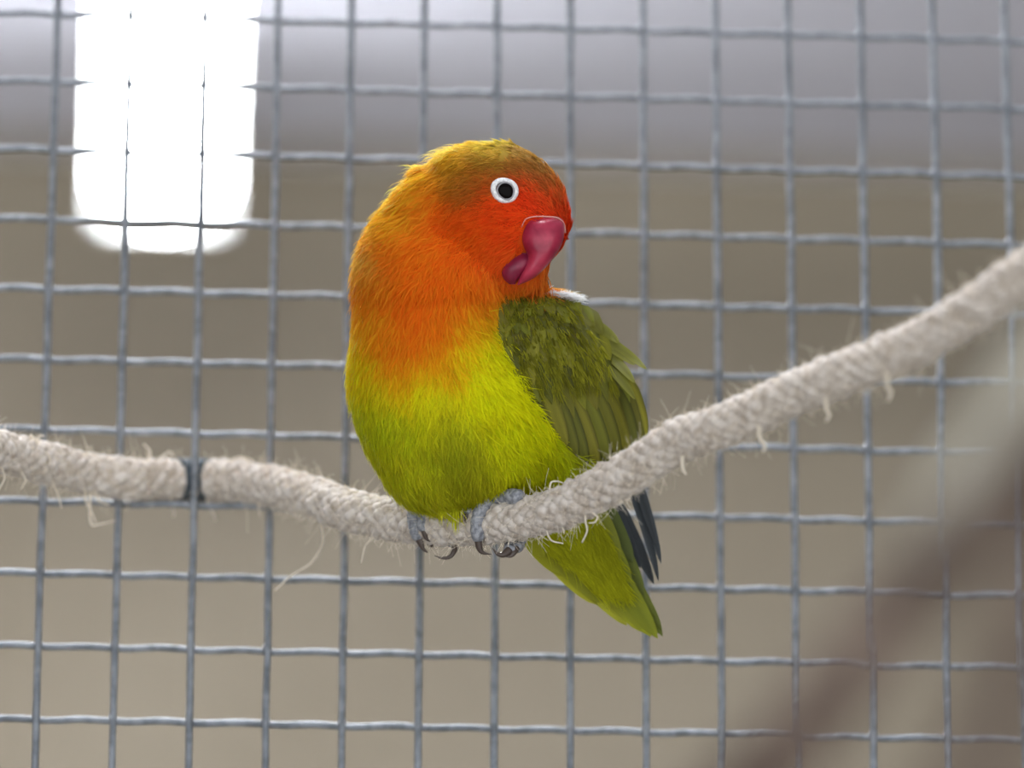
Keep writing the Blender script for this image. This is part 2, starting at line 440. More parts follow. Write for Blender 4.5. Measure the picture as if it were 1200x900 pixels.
# warp so that each level spans the bird's true width; blend smoothly across the middle
u = np.clip((bx - axx[:, None]) / 60 * 0.5 + 0.5, 0, 1); u = u * u * (3 - 2 * u)
bx = axx[:, None] + (bx - axx[:, None]) * (fl[:, None] * (1 - u) + fr[:, None] * u)
fdep = np.sqrt(np.clip((tr - tl) / (exl + exr), 0.3, 1.2))
bw = axw[:, None] + (bw - axw[:, None]) * np.minimum(fdep, 1.0)[:, None]
BG = np.stack([bx, np.broadcast_to(ROWS[:, None], bx.shape), bw], -1)
du = np.roll(BG, -1, 1) - np.roll(BG, 1, 1); dv = np.gradient(BG, axis=0)
BN = np.cross(du, dv); BN /= np.linalg.norm(BN, axis=2, keepdims=True) + 1e-9
outw = BG - np.stack([axx, ROWS, axw], -1)[:, None, :]
if (BN * outw).sum() < 0: BN = -BN
def front_w(x, y):
    """w of the front of the body at a pixel"""
    x = np.asarray(x, float); y = np.asarray(y, float)
    shp = np.broadcast(x, y).shape
    x = np.broadcast_to(x, shp).ravel(); y = np.broadcast_to(y, shp).ravel()
    out = np.zeros(len(x))
    fi = np.interp(y, ROWS, np.arange(len(ROWS)))
    for q in range(len(x)):
        i0 = int(fi[q]); i1 = min(i0 + 1, len(ROWS) - 1); t_ = fi[q] - i0; r = []
        for i in (i0, i1):
            hx, hw = BG[i, :NT // 2 + 1, 0][::-1], BG[i, :NT // 2 + 1, 2][::-1]
            e = 0.0
            if x[q] > hx[-1]: e = -(x[q] - hx[-1]) * 0.7
            r.append(np.interp(x[q], np.maximum.accumulate(hx), hw) + e)
        out[q] = r[0] * (1 - t_) + r[1] * t_
    return out.reshape(shp)
# plumage colours: pigment at places on the bird (x, y, sRGB)
PIG = [(575, 172, (196, 178, 60)), (530, 184, (214, 182, 50)), (615, 185, (150, 122, 52)), (575, 195, (150, 96, 34)), (640, 205, (140, 104, 44)), (655, 228, (160, 96, 40)), (612, 205, (150, 72, 28)),
       (540, 205, (176, 112, 30)), (545, 225, (140, 96, 30)), (562, 222, (168, 84, 26)), (525, 215, (180, 120, 26)), (500, 205, (226, 168, 36)), (475, 230, (238, 168, 34)), (460, 255, (240, 160, 34)), (500, 240, (232, 122, 22)), (525, 250, (226, 96, 18)),
       (620, 230, (214, 56, 16)), (645, 245, (212, 60, 20)), (662, 262, (204, 66, 24)), (600, 255, (216, 68, 16)), (560, 260, (224, 84, 16)), (600, 280, (218, 76, 18)), (575, 300, (226, 96, 22)), (592, 312, (210, 96, 30)), (545, 285, (228, 100, 16)), (575, 240, (210, 72, 16)),
       (430, 300, (240, 160, 60)), (470, 290, (236, 122, 22)), (500, 300, (236, 114, 18)), (440, 340, (238, 132, 26)), (490, 350, (236, 112, 18)), (540, 330, (234, 112, 18)), (570, 345, (230, 122, 24)), (635, 330, (226, 110, 30)),
       (420, 375, (236, 160, 30)), (450, 390, (236, 140, 24)), (490, 395, (234, 116, 18)), (520, 380, (234, 116, 18)), (470, 415, (232, 128, 20)), (560, 365, (226, 150, 24)), (590, 352, (190, 150, 30)),
       (415, 410, (226, 190, 26)), (430, 425, (226, 188, 24)), (480, 435, (220, 176, 20)), (520, 415, (220, 164, 20)), (545, 395, (220, 186, 20)), (575, 380, (206, 194, 24)), (560, 420, (206, 200, 16)), (500, 450, (206, 198, 20)), (440, 450, (196, 190, 26)),
       (420, 480, (186, 188, 34)), (460, 490, (182, 186, 28)), (510, 480, (190, 188, 24)), (570, 470, (202, 200, 16)), (600, 450, (206, 204, 14)), (585, 410, (204, 200, 18)), (530, 505, (166, 166, 26)), (535, 525, (146, 148, 24)), (552, 550, (152, 150, 24)),
       (450, 530, (190, 190, 34)), (490, 550, (186, 186, 32)), (500, 585, (184, 182, 36)), (590, 520, (190, 192, 20)), (620, 500, (198, 200, 16)), (640, 540, (186, 190, 22)), (670, 560, (178, 182, 26)), (560, 580, (172, 172, 28)), (610, 565, (188, 188, 26)), (470, 580, (190, 190, 44)),
       (652, 344, (150, 146, 70)), (672, 350, (140, 144, 60)), (690, 362, (132, 136, 44)), (660, 380, (128, 134, 40)), (700, 420, (124, 130, 40)), (720, 480, (120, 128, 40)), (660, 440, (124, 130, 36)), (690, 520, (116, 122, 36))]
PX = np.array([(a, b_) for a, b_, _ in PIG], float); PC = lin(np.array([c for *_, c in PIG], float))
def pigment(x, y):
    x = np.asarray(x, float); y = np.asarray(y, float)
    d2 = (x[..., None] - PX[:, 0])**2 + (y[..., None] - PX[:, 1])**2
    k = np.exp(-d2 / (2 * 15.0**2)) + 1e-3 / (d2 / 400 + 1)**2
    return (k[..., None] * PC).sum(-2) / k.sum(-1)[..., None]
FLOW = [(640, 200, -.85, -.35), (610, 175, -1, .15), (575, 170, -1, .1), (530, 185, -.9, .4), (500, 195, -.8, .6), (470, 225, -.85, .6), (600, 250, -.95, .1), (560, 250, -1, .25), (655, 240, -.6, -.7), (620, 235, -.9, -.4),
        (600, 300, -.7, .7), (560, 300, -.7, .7), (520, 260, -.8, .6), (450, 250, -.85, .55), (430, 280, -.8, .6), (415, 320, -.6, .85), (480, 290, -.6, .8), (500, 340, -.25, .95), (440, 350, -.3, .95), (560, 340, .1, 1), (590, 345, .45, .9),
        (415, 400, -.25, .97), (480, 410, -.05, 1), (540, 400, .25, .95), (575, 380, .7, .7), (585, 420, .75, .65), (600, 455, .75, .65), (560, 450, .3, .95), (500, 470, 0, 1), (430, 470, -.2, 1), (450, 540, .0, 1), (530, 530, .1, 1), (500, 585, .05, 1),
        (600, 500, .5, .86), (640, 510, .75, .66), (640, 540, .55, .83), (680, 555, .6, .8), (580, 570, .15, 1), (700, 430, .4, .9), (640, 330, .3, .95)]
FX = np.array(FLOW)
def flow(x, y):
    d2 = (x[..., None] - FX[:, 0])**2 + (y[..., None] - FX[:, 1])**2
    k = np.exp(-d2 / (2 * 28.0**2)) + 1e-4 / (d2 / 400 + 1)
    v = (k[..., None] * FX[:, 2:]).sum(-2) / k.sum(-1)[..., None]
    return v / (np.linalg.norm(v, axis=-1, keepdims=True) + 1e-9)

def attr_mat(name, rough, transl, spec=0.2, barbs=False):
    m, nt, ln, b = newmat(name, rough=rough, spec=spec)
    at = nt.new('ShaderNodeVertexColor'); at.layer_name = 'Col'
    src = at.outputs[0]
    if barbs:
        tc = nt.new('ShaderNodeUVMap'); wv = nt.new('ShaderNodeTexWave'); mp = nt.new('ShaderNodeMapping')
        mp.inputs['Scale'].default_value = (1, 1, 1)
        wv.wave_type = 'BANDS'; wv.bands_direction = 'Y'
        wv.inputs['Scale'].default_value = 9.0; wv.inputs['Distortion'].default_value = 2.5; wv.inputs['Detail'].default_value = 3
        ln.new(tc.outputs[0], mp.inputs[0]); ln.new(mp.outputs[0], wv.inputs[0])
        mx = nt.new('ShaderNodeMix'); mx.data_type = 'RGBA'; mx.blend_type = 'MULTIPLY'
        rp_ = nt.new('ShaderNodeValToRGB'); rp_.color_ramp.elements[0].color = (0.72, 0.72, 0.70, 1); rp_.color_ramp.elements[1].color = (1.12, 1.12, 1.08, 1)
        ln.new(wv.outputs['Fac'], rp_.inputs[0])
        mx.inputs[0].default_value = 1.0
        ln.new(src, mx.inputs[6]); ln.new(rp_.outputs[0], mx.inputs[7]); src = mx.outputs[2]
        bp = nt.new('ShaderNodeBump'); bp.inputs['Strength'].default_value = 0.35; bp.inputs['Distance'].default_value = 0.0004
        ln.new(wv.outputs['Fac'], bp.inputs['Height']); ln.new(bp.outputs[0], b.inputs['Normal'])
    ln.new(src, b.inputs['Base Color'])
    if transl > 0:
        tb = nt.new('ShaderNodeBsdfTranslucent'); ln.new(src, tb.inputs[0])
        ms = nt.new('ShaderNodeMixShader'); ms.inputs[0].default_value = transl
        ln.new(b.outputs[0], ms.inputs[1]); ln.new(tb.outputs[0], ms.inputs[2])
        ln.new(ms.outputs[0], nt['Material Output'].inputs[0])
    return m
m_body = attr_mat('plumage_skin', 0.9, 0.0, 0.1)
m_fluff = attr_mat('plumage_barbs', 0.8, 0.5, 0.15)
m_feather = attr_mat('vane_feather', 0.55, 0.15, 0.35, barbs=True)

bird = empty('lovebird', bsp([540, 600, 0]))
tag(bird, 'lovebird with orange face, yellow-green breast and olive wing perched on the rope', 'bird')
nr = len(ROWS)
V = BG.reshape(-1, 3)
q = np.arange(nr * NT).reshape(nr, NT)
Fq = np.stack([q[:-1], np.roll(q, -1, 1)[:-1], np.roll(q, -1, 1)[1:], q[1:]], -1).reshape(-1, 4)
Fl = [tuple(a) for a in Fq] + [tuple(q[0][::-1]), tuple(q[-1])]
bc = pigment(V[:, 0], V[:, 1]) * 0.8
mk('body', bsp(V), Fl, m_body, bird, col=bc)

# fluff: tufts of fine barbs over the whole body
cell = np.linalg.norm(np.cross(du, dv), axis=2); cell[:3] = 0; cell[-1] = 0
pr = (cell * np.where(BN[..., 2] > -0.35, 1.0, 0.35)).ravel(); pr /= pr.sum()
NTU, PER = 15000, 11
pick = rng.choice(len(pr), NTU, p=pr)
tc_ = V[pick] + rng.normal(0, 1.2, (NTU, 3)); tn_ = BN.reshape(-1, 3)[pick]
def in_wing(x, y):
    le = np.interp(y, [345, 365, 400, 440, 480, 515, 552], [612, 592, 590, 602, 626, 656, 700]); return (x > le) & (y > np.where(x > 642, 338, 346)) & (y < 556)
keep = ~(in_wing(tc_[:, 0], tc_[:, 1]) & (tn_[:, 2] > -0.1))
# keep the beak, the eye and the cere bare
keep &= ~(((tc_[:, 0] - 592) / 15.5)**2 + ((tc_[:, 1] - 226) / 14.5)**2 < 1) | (tn_[:, 2] < 0)
keep &= ~((tc_[:, 0] > 613) & (tc_[:, 0] < 658) & (tc_[:, 1] > 262) & (tc_[:, 1] < 300) & (tn_[:, 2] > 0))
tc_, tn_ = tc_[keep], tn_[keep]
n_t = len(tc_)
def strands(tc_, tn_, per, Lf, lift, colr, spread, width, jit, dirv=None, name='plumage'):
    n_t = len(tc_)
    fl2 = flow(tc_[:, 0], tc_[:, 1]) if dirv is None else dirv
    f3 = np.concatenate([fl2, np.zeros((n_t, 1))], 1)
    f3 -= tn_ * (f3 * tn_).sum(1, keepdims=True)
    # round the edge of the body the barbs keep following the fall of the plumage
    f3 /= np.linalg.norm(f3, axis=1, keepdims=True) + 1e-6
    s3 = np.cross(tn_, f3)
    rep = lambda a: np.repeat(a, per, axis=0)
    c, nn, ff, sd = rep(tc_), rep(tn_), rep(f3), rep(s3)
    m = len(c)
    tang = rng.normal(0, spread, m)[:, None]
    dv_ = ff * np.cos(tang) + sd * np.sin(tang)
    rt = c + sd * rng.normal(0, jit, m)[:, None] + ff * rng.normal(0, jit, m)[:, None]
    L = rep(Lf) * rng.uniform(0.6, 1.15, m)
    lf = rep(lift) * rng.uniform(0.5, 1.5, m)
    t = np.linspace(0, 1, 4)[None, :, None]
    side = (sd * rng.normal(0, 0.10, m)[:, None])[:, None]
    P = rt[:, None] + dv_[:, None] * t * L[:, None, None] + nn[:, None] * ((t - 0.55 * t**2) * (L * lf)[:, None, None]) + side * t**2 * L[:, None, None] - nn[:, None] * 0.8
    Wd = np.broadcast_to(np.array([1.0, 0.95, 0.7, 0.12]), (m, 4)) * width
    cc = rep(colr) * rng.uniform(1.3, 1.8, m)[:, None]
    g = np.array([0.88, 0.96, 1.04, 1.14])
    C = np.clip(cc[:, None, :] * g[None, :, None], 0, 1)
    nm = nn + 0.35 * dv_ + rng.normal(0, 0.16, (m, 3)); nm /= np.linalg.norm(nm, axis=1, keepdims=True)
    Pw = bsp(P)
    fac = nn + sd * rng.normal(0, 0.6, m)[:, None]; fac /= np.linalg.norm(fac, axis=1, keepdims=True)
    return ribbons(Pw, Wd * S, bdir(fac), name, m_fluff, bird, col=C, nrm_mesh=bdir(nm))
# feather length and loft differ over the body
hx, hy = tc_[:, 0], tc_[:, 1]
head = np.clip((330 - hy) / 60, 0, 1) * np.clip((hx - 470) / 50, 0, 1)
Lf = 25 * (1 - head) + 12 * head
Lf *= rng.uniform(0.75, 1.25, n_t)
nape = np.clip((480 - hx) / 30, 0, 1) * np.clip((345 - hy) / 20, 0, 1) * np.clip((hy - 190) / 20, 0, 1)
Lf = Lf * (1 - 0.25 * nape)
lift = 0.34 * (1 - head) + 0.32 * head + 0.45 * nape
crown = np.clip((hx - 580) / 10, 0, 1) * np.clip((215 - hy) / 15, 0, 1)
lift = lift * (1 - 0.75 * crown); Lf = Lf * (1 - 0.3 * crown)
edge = np.clip((hx - 560) / 20, 0, 1) * np.clip((hy - 370) / 20, 0, 1) * np.clip((545 - hy) / 20, 0, 1)
lift = lift + 0.1 * edge
colr = pigment(hx, hy) * rng.uniform(0.86, 1.14, n_t)[:, None]
colr[:, 1] *= rng.uniform(0.93, 1.07, n_t)
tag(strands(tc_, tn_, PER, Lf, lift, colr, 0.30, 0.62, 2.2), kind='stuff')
# longer wisps round the nape and the flank, colour paled to imitate backlight
sel = np.where((np.abs(tn_[:, 2]) < 0.45) & (hx < 560) & (hy > 175) & (hy < 590))[0]
sel = rng.choice(sel, min(900, len(sel)), replace=False)
wl = np.where(hy[sel] < 350, rng.uniform(14, 24, len(sel)), rng.uniform(16, 26, len(sel)))
tag(strands(tc_[sel], tn_[sel], 5, wl, np.where(hy[sel] < 350, 0.85, 0.5), np.clip(colr[sel] * 1.1 + 0.06, 0, 1), 0.35, 0.42, 3.0, name='wispy_plumage'), kind='stuff')
# white down showing above the shoulder
k = 90
wx = rng.uniform(640, 678, k); wy = np.interp(wx, [640, 678], [343, 350]) + rng.normal(0, 1.5, k)
tcw = np.stack([wx, wy, rng.normal(-4, 7, k)], -1); tnw = np.tile([0.25, -0.93, 0.25], (k, 1))
tag(strands(tcw, tnw, 8, np.full(k, 13.0), np.full(k, 0.6), np.tile(lin((240, 240, 240)), (k, 1)), 0.8, 0.45, 2.5, dirv=np.tile([0.9, -0.3], (k, 1)), name='white_down'), 'white down above the shoulder', kind='stuff')

# ------------------------------------------------------------------ eye
ew = float(front_w(592, 226))
e_n = np.array([0.10, -0.12, 1.0]); e_n /= np.linalg.norm(e_n)
ec = np.array([592.0, 226.0, ew])
ex = np.array([1.0, 0.12, -0.1]); ex -= e_n * (ex @ e_n); ex /= np.linalg.norm(ex); ey = np.cross(e_n, ex)
def eye_disc(prof, sides, sx, sy, tear=0.0, ang=-2.6, cen=(0, 0)):
    """profile rows (radius, height) round the eye; an oval with a slight corner"""
    v, f = [], []
    for r, h in prof:
        for j in range(sides):
            a = 2 * math.pi * j / sides
            k = 1 + tear * max(0.0, math.cos(a - ang))**4
            v.append(ec + e_n * h + ex * (cen[0] + r * sx * k * math.cos(a)) + ey * (cen[1] + r * sy * k * math.sin(a)))
    for i in range(len(prof) - 1):
        for j in range(sides):
            jj = (j + 1) % sides
            f.append((i * sides + j, i * sides + jj, (i + 1) * sides + jj, (i + 1) * sides + j))
    return np.array(v), f + [tuple((len(prof) - 1) * sides + j for j in range(sides))]
m_ring, nt, ln, b = newmat('white_eye_ring', (232, 230, 230), 0.6)
n = noise_color(nt, ln, b, (205, 203, 205), (245, 244, 244), 1500, 3); bump(nt, ln, b, n, 0.4, 0.0003)
m_iris, *_ = newmat('dark_brown_iris', (16, 12, 11), 0.12, spec=0.06)
m_pup, *_ = newmat('black_pupil', (6, 6, 8), 0.05, spec=0.8)
m_lid, *_ = newmat('grey_eyelid', (150, 146, 150), 0.6)
eye = empty('eye', np.array(bsp(ec)) - np.array(bird.location)); eye.parent = bird
v, f = eye_disc([(16.5, -4), (16.0, 2.2), (14.5, 4.6), (12.2, 5.4), (10.6, 4.6), (10.2, 2.0)], 40, 0.98, 0.92, 0.14)
tag(mk('eye_ring', bsp(v), f[:-1], m_ring, eye), 'bare white eye ring')
v, f = eye_disc([(10.8, 4.6), (10.3, 5.7), (9.6, 5.9), (8.9, 5.2), (8.6, 3.0)], 40, 0.98, 0.93, 0.26, 1.1)
mk('eyelid', bsp(v), f[:-1], m_lid, eye)
v, f = eye_disc([(9.5 * math.sin(q), 2.5 + 5.2 * math.cos(q)) for q in np.linspace(1.57, 0.05, 9)], 36, 0.98, 0.92, 0.28, 1.1)
mk('iris', bsp(v), f, m_iris, eye)

# ------------------------------------------------------------------ beak
def row_loft(rows, n_around=28, sub=5, sharp=1.0):
    """rows: (y, x_left, x_right, w_centre, half depth)"""
    r = catmull(np.array(rows, float), len(rows) * sub)
    a = np.arange(n_around) * 2 * np.pi / n_around
    cx, hx_ = (r[:, 1] + r[:, 2]) / 2, np.maximum((r[:, 2] - r[:, 1]) / 2, 0.3)
    sx = np.sign(np.cos(a)) * np.abs(np.cos(a))**sharp
    v = np.stack([cx[:, None] + hx_[:, None] * sx, np.broadcast_to(r[:, :1], (len(r), n_around)), r[:, 3:4] + np.maximum(r[:, 4:5], 0.3) * np.sin(a)], -1)
    q = np.arange(len(r) * n_around).reshape(len(r), n_around)
    f = [tuple(k) for k in np.stack([q[:-1], np.roll(q, -1, 1)[:-1], np.roll(q, -1, 1)[1:], q[1:]], -1).reshape(-1, 4)]
    return v.reshape(-1, 3), f + [tuple(q[0]), tuple(q[-1][::-1])]
m_beak, nt, ln, b = newmat('red_beak', rough=0.32, spec=0.5)
n = noise_color(nt, ln, b, (140, 28, 56), (182, 54, 80), 180, 4, 0.4)
m_beak2, nt, ln, b = newmat('dark_red_lower_beak', rough=0.4)
noise_color(nt, ln, b, (110, 20, 50), (146, 34, 66), 180, 4)
bwc = float(front_w(636, 272))
v, f = row_loft([(255, 622, 654, bwc - 14, 12), (259, 615, 659, bwc - 8, 20), (266, 612, 661, bwc - 4, 24), (280, 611, 660, bwc + 2, 25), (292, 614, 656, bwc + 5, 24), (300, 618, 651, bwc + 6, 22), (308, 617, 645, bwc + 7, 19),
                 (317, 613, 637, bwc + 8, 15), (326, 609, 627, bwc + 8, 10), (332, 607, 616, bwc + 8, 5), (335, 606, 608, bwc + 8, 1.5)])
mk('upper_beak', bsp(v), f, m_beak, bird)
v, f = row_loft([(298, 608, 624, bwc - 6, 12), (305, 598, 626, bwc - 2, 17), (314, 590, 622, bwc + 1, 18), (322, 588, 614, bwc + 1, 16), (329, 591, 607, bwc + 1, 12), (334, 597, 604, bwc + 1, 5)])
mk('lower_beak', bsp(v), f, m_beak2, bird)
m_cere, *_ = newmat('pale_cere', (214, 150, 140), 0.6)
cpts = [(611, 268, bwc + 12), (616, 259, bwc + 18), (626, 256, bwc + 20), (640, 256, bwc + 18), (652, 257, bwc + 8), (660, 263, bwc - 2), (662, 274, bwc - 8)]
v, f = tube(bsp(catmull(cpts, 30)), np.linspace(0.5, 1.2, 30) * S, 6); mk('cere', v, f, m_cere, bird)

# ------------------------------------------------------------------ vane feathers
def feather_xy(root, tip, width, bend=0.0, nv=13, blunt=0.55, point=1.0):
    """flat outline in the picture plane: rows along the shaft, five points across"""
    root, tip = np.array(root, float), np.array(tip, float)
    ax_ = tip - root; Ln = np.linalg.norm(ax_); ax_ /= Ln; sx = np.array([-ax_[1], ax_[0]])
    v = np.linspace(0, 1, nv); v = 1 - (1 - v)**1.25
    prof = np.minimum(1.0, (v * 2.2 + 0.12))**0.8 * (1 - v**(4.5 * blunt / 0.55))**(0.62 * point)
    prof = np.maximum(prof, 0.02)
    u = np.array([-1, -0.5, 0, 0.5, 1.0])
    back = 0.10 * width * np.abs(u)**1.5       # barbs sweep back from the shaft
    cen = root + ax_ * (v * Ln)[:, None] + sx * (bend * Ln * 4 * v * (1 - v))[:, None]
    xy = cen[:, None] + sx * (width / 2 * prof[:, None] * u[None])[..., None] - ax_ * (back[None] * prof[:, None])[..., None]
    return xy, v, u
GF = np.array([(j * 5 + i, j * 5 + i + 1, (j + 1) * 5 + i + 1, (j + 1) * 5 + i) for j in range(12) for i in range(4)])
def feather(name, root, tip, width, surf, colr, parent, lift=(0, 6), bend=0.0, tilt=1.2, edge=1.25, blunt=0.55, point=1.0, dark_base=0.75):
    xy, v, u = feather_xy(root, tip, width, bend, blunt=blunt, point=point)
    w = surf(xy[..., 0], xy[..., 1]) + lift[0] + (lift[1] - lift[0]) * v[:, None] + tilt * u[None] + 0.09 * width * (1 - u[None]**2)
    P = np.concatenate([xy, w[..., None]], -1).reshape(-1, 3)
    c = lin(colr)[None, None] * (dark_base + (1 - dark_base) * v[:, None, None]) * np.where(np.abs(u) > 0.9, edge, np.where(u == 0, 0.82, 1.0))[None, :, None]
    c = np.clip(np.broadcast_to(c, (13, 5, 3)), 0, 1).reshape(-1, 3)
    Lp = math.hypot(tip[0] - root[0], tip[1] - root[1])
    uv = np.stack([np.broadcast_to(u[None] * 0.5, (13, 5)), (v[:, None] * Lp / 20 + np.abs(u)[None] * 0.35)], -1).reshape(-1, 2)
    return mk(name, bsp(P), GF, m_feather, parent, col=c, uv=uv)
# wing shell
WL = [(345, 598), (365, 580), (400, 583), (440, 596), (480, 620), (515, 650), (540, 676), (552, 692)]
WRt = [(345, 648), (352, 680), (365, 694), (380, 705), (410, 722), (450, 736), (490, 747), (520, 755), (552, 758)]
ys = np.linspace(347, 545, 24); us = np.linspace(0, 1, 14)
xl, xr = np.interp(ys, *zip(*WL)), np.interp(ys, *zip(*WRt)) - 6
gx = xl[:, None] + 6 + (xr - xl - 6)[:, None] * us[None]; gy = np.broadcast_to(ys[:, None], gx.shape)
gw = front_w(gx, gy)
def wing_surf(x, y): return front_w(x, y)
P = np.stack([gx, gy, gw + 1.5], -1).reshape(-1, 3)
q = np.arange(24 * 14).reshape(24, 14)
wf = np.stack([q[:-1, :-1], q[:-1, 1:], q[1:, 1:], q[1:, :-1]], -1).reshape(-1, 4)
wing = mk('wing', bsp(P), wf, m_feather, bird, col=np.tile(lin((96, 96, 30)), (len(P), 1)), uv=P[:, :2] / 60)
tag(wing, 'folded olive green wing')
def olive():
    k = rng.uniform(0.74, 1.16); g = rng.uniform(0.97, 1.05)
    return (np.clip(np.array([132, 130 * g, 36]) * k, 0, 255))
# secondaries
tips = [(664, 524), (676, 536), (688, 547), (701, 549), (714, 545), (726, 539), (737, 533), (746, 527), (753, 520), (757, 513)]
for i, tp in enumerate(tips):
    ln_ = 118 - 3 * i
    dirx = np.array([0.38 - 0.006 * i, 0.925]); dirx /= np.linalg.norm(dirx)
    colr = olive() * 0.9 if i % 3 else np.array([150, 144, 40])
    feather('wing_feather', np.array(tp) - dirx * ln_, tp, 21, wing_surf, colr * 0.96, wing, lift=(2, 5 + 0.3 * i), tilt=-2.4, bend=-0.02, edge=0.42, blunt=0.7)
# coverts in rows, the upper rows lapping the lower
rows_c = [(476, 9, 78, 24, 5), (446, 8, 62, 24, 6), (424, 9, 50, 20, 7), (404, 9, 40, 18, 7.5), (388, 8, 34, 17, 8), (374, 8, 28, 15, 8.5), (362, 7, 24, 14, 9)]
for yt, cnt, ln_, wd_, lf in rows_c:
    a, c_ = np.interp(yt, *zip(*WL)) + 9, np.interp(yt, *zip(*WRt)) - 5
    for i in range(cnt):
        s_ = (i + 0.5 * ((yt // 10) % 2)) / (cnt - 0.5)
        tx = a + (c_ - a) * s_; ty = yt + 16 * math.sin(s_ * 3.14) - 6 + rng.normal(0, 5.0) + (8 if yt > 480 else 0) * (s_ - 0.3)
        up = np.clip((430 - yt) / 80, 0, 1)
        dx = (0.34 + 0.10 * (s_ - 0.5)) * (1 - up) + (0.15 + 0.75 * s_) * up
        d_ = np.array([dx, 0.92]); d_ /= np.linalg.norm(d_)
        tp = np.array([tx, ty]); L_ = ln_ * rng.uniform(0.92, 1.08)
        rt = tp - d_ * L_
        # the root stays inside the wing
        rt[0] = max(rt[0], np.interp(max(rt[1], 345), *zip(*WL)) + 2); rt[1] = max(rt[1], 344)
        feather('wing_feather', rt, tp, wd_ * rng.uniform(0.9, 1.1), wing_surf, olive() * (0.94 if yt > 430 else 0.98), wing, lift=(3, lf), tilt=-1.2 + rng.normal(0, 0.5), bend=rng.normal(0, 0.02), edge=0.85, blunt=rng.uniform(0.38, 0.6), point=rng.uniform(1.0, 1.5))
# ruffled feathers standing off the back edge
for rt, tp, wd_ in (((690, 388), (758, 433), 12), ((688, 392), (744, 428), 12), ((704, 408), (744, 449), 12), ((708, 425), (744, 468), 11), ((690, 376), (726, 402), 13)):
    feather('wing_feather', rt, tp, wd_, lambda x, y: front_w(np.minimum(x, 716), y), np.array([126, 126, 42]), wing, lift=(4, 7), bend=-0.04, edge=1.2, blunt=0.45)

# dark flight feathers below the rope
def plane_surf(w0, gx_, gy_, x0, y0):
    return lambda x, y: w0 + gx_ * (x - x0) + gy_ * (y - y0)
prim = plane_surf(-30, -0.15, -0.12, 700, 540)
primaries = [((690, 520), (769, 685), 17, 0), ((688, 520), (762, 690), 18, -3), ((684, 525), (752, 672), 17, -5), ((712, 520), (775, 664), 14, 3), ((714, 518), (771, 640), 13, 5), ((680, 520), (728, 610), 20, 6)]
for j, (rt, tp, wd_, lo) in enumerate([((672, 515), (768, 687), 20, -6), ((668, 520), (752, 668), 20, -2), ((662, 525), (740, 640), 22, 1), ((712, 500), (773, 683), 13, 4), ((718, 500), (776, 662), 13, 7), ((716, 500), (770, 640), 11, 9), ((650, 500), (706, 560), 24, 10), ((670, 540), (744, 682), 16, 3)]):
    feather('flight_feather', rt, tp, wd_, prim, np.array([52, 56, 60]) * (0.9 + 0.05 * j), wing, lift=(lo, lo + 3), bend=-0.03, edge=1.35, blunt=0.5, dark_base=0.9)

# tail
tsurf = plane_surf(-22, 0.02, -0.16, 660, 600)
ty_ = np.linspace(545, 640, 9); tu = np.linspace(-1, 1, 9)
tx0 = np.interp(ty_, [545, 640], [640, 668]); th_ = np.interp(ty_, [545, 640], [40, 44])
gx = tx0[:, None] + th_[:, None] * tu[None]; gy = np.broadcast_to(ty_[:, None], gx.shape)
P = np.stack([gx, gy, tsurf(gx, gy) - 9 + 8 * (1 - tu[None]**2)], -1).reshape(-1, 3)
q = np.arange(81).reshape(9, 9); tf = np.stack([q[:-1, :-1], q[:-1, 1:], q[1:, 1:], q[1:, :-1]], -1).reshape(-1, 4)
tail = mk('tail', bsp(P), tf, m_feather, bird, col=np.tile(lin((140, 142, 30)), (81, 1)), uv=P[:, :2] / 60)
for j, (rt, tp, wd_, lo, c_) in enumerate([
        ((680, 560), (778, 748), 24, -7, (96, 104, 36)), ((672, 560), (777, 741), 24, -6, (104, 112, 36)), ((664, 560), (770, 726), 24, -5, (108, 116, 36)),
        ((690, 565), (756, 700), 26, -6, (98, 106, 38)), ((698, 570), (742, 660), 24, -6, (92, 102, 44)),
        ((612, 585), (736, 735), 26, -4, (150, 150, 34)), ((640, 580), (752, 742), 28, -2, (150, 152, 30)), ((650, 575), (764, 748), 30, 0, (146, 150, 30)), ((662, 570), (772, 750), 30, 2, (140, 146, 30)),
        ((598, 590), (700, 710), 28, -3, (160, 158, 32)), ((612, 585), (708, 708), 36, 3, (150, 152, 24)), ((650, 570), (738, 712), 36, 5, (142, 146, 24)), ((672, 570), (740, 690), 34, 5, (130, 136, 28)),
        ((598, 585), (662, 676), 34, 5, (160, 160, 24)), ((632, 575), (690, 680), 38, 8, (152, 154, 22)), ((656, 575), (712, 676), 40, 8, (144, 148, 24)), ((680, 570), (726, 660), 34, 7, (128, 132, 34)),
        ((606, 580), (638, 654), 36, 9, (164, 164, 22)), ((646, 570), (676, 640), 38, 11, (156, 158, 22)), ((672, 565), (698, 635), 36, 11, (146, 150, 26))]):
    feather('tail_feather', rt, tp, wd_, tsurf, np.array(c_), tail, lift=(lo - 3, lo), bend=0.015, edge=1.06, blunt=0.6, tilt=1.0)

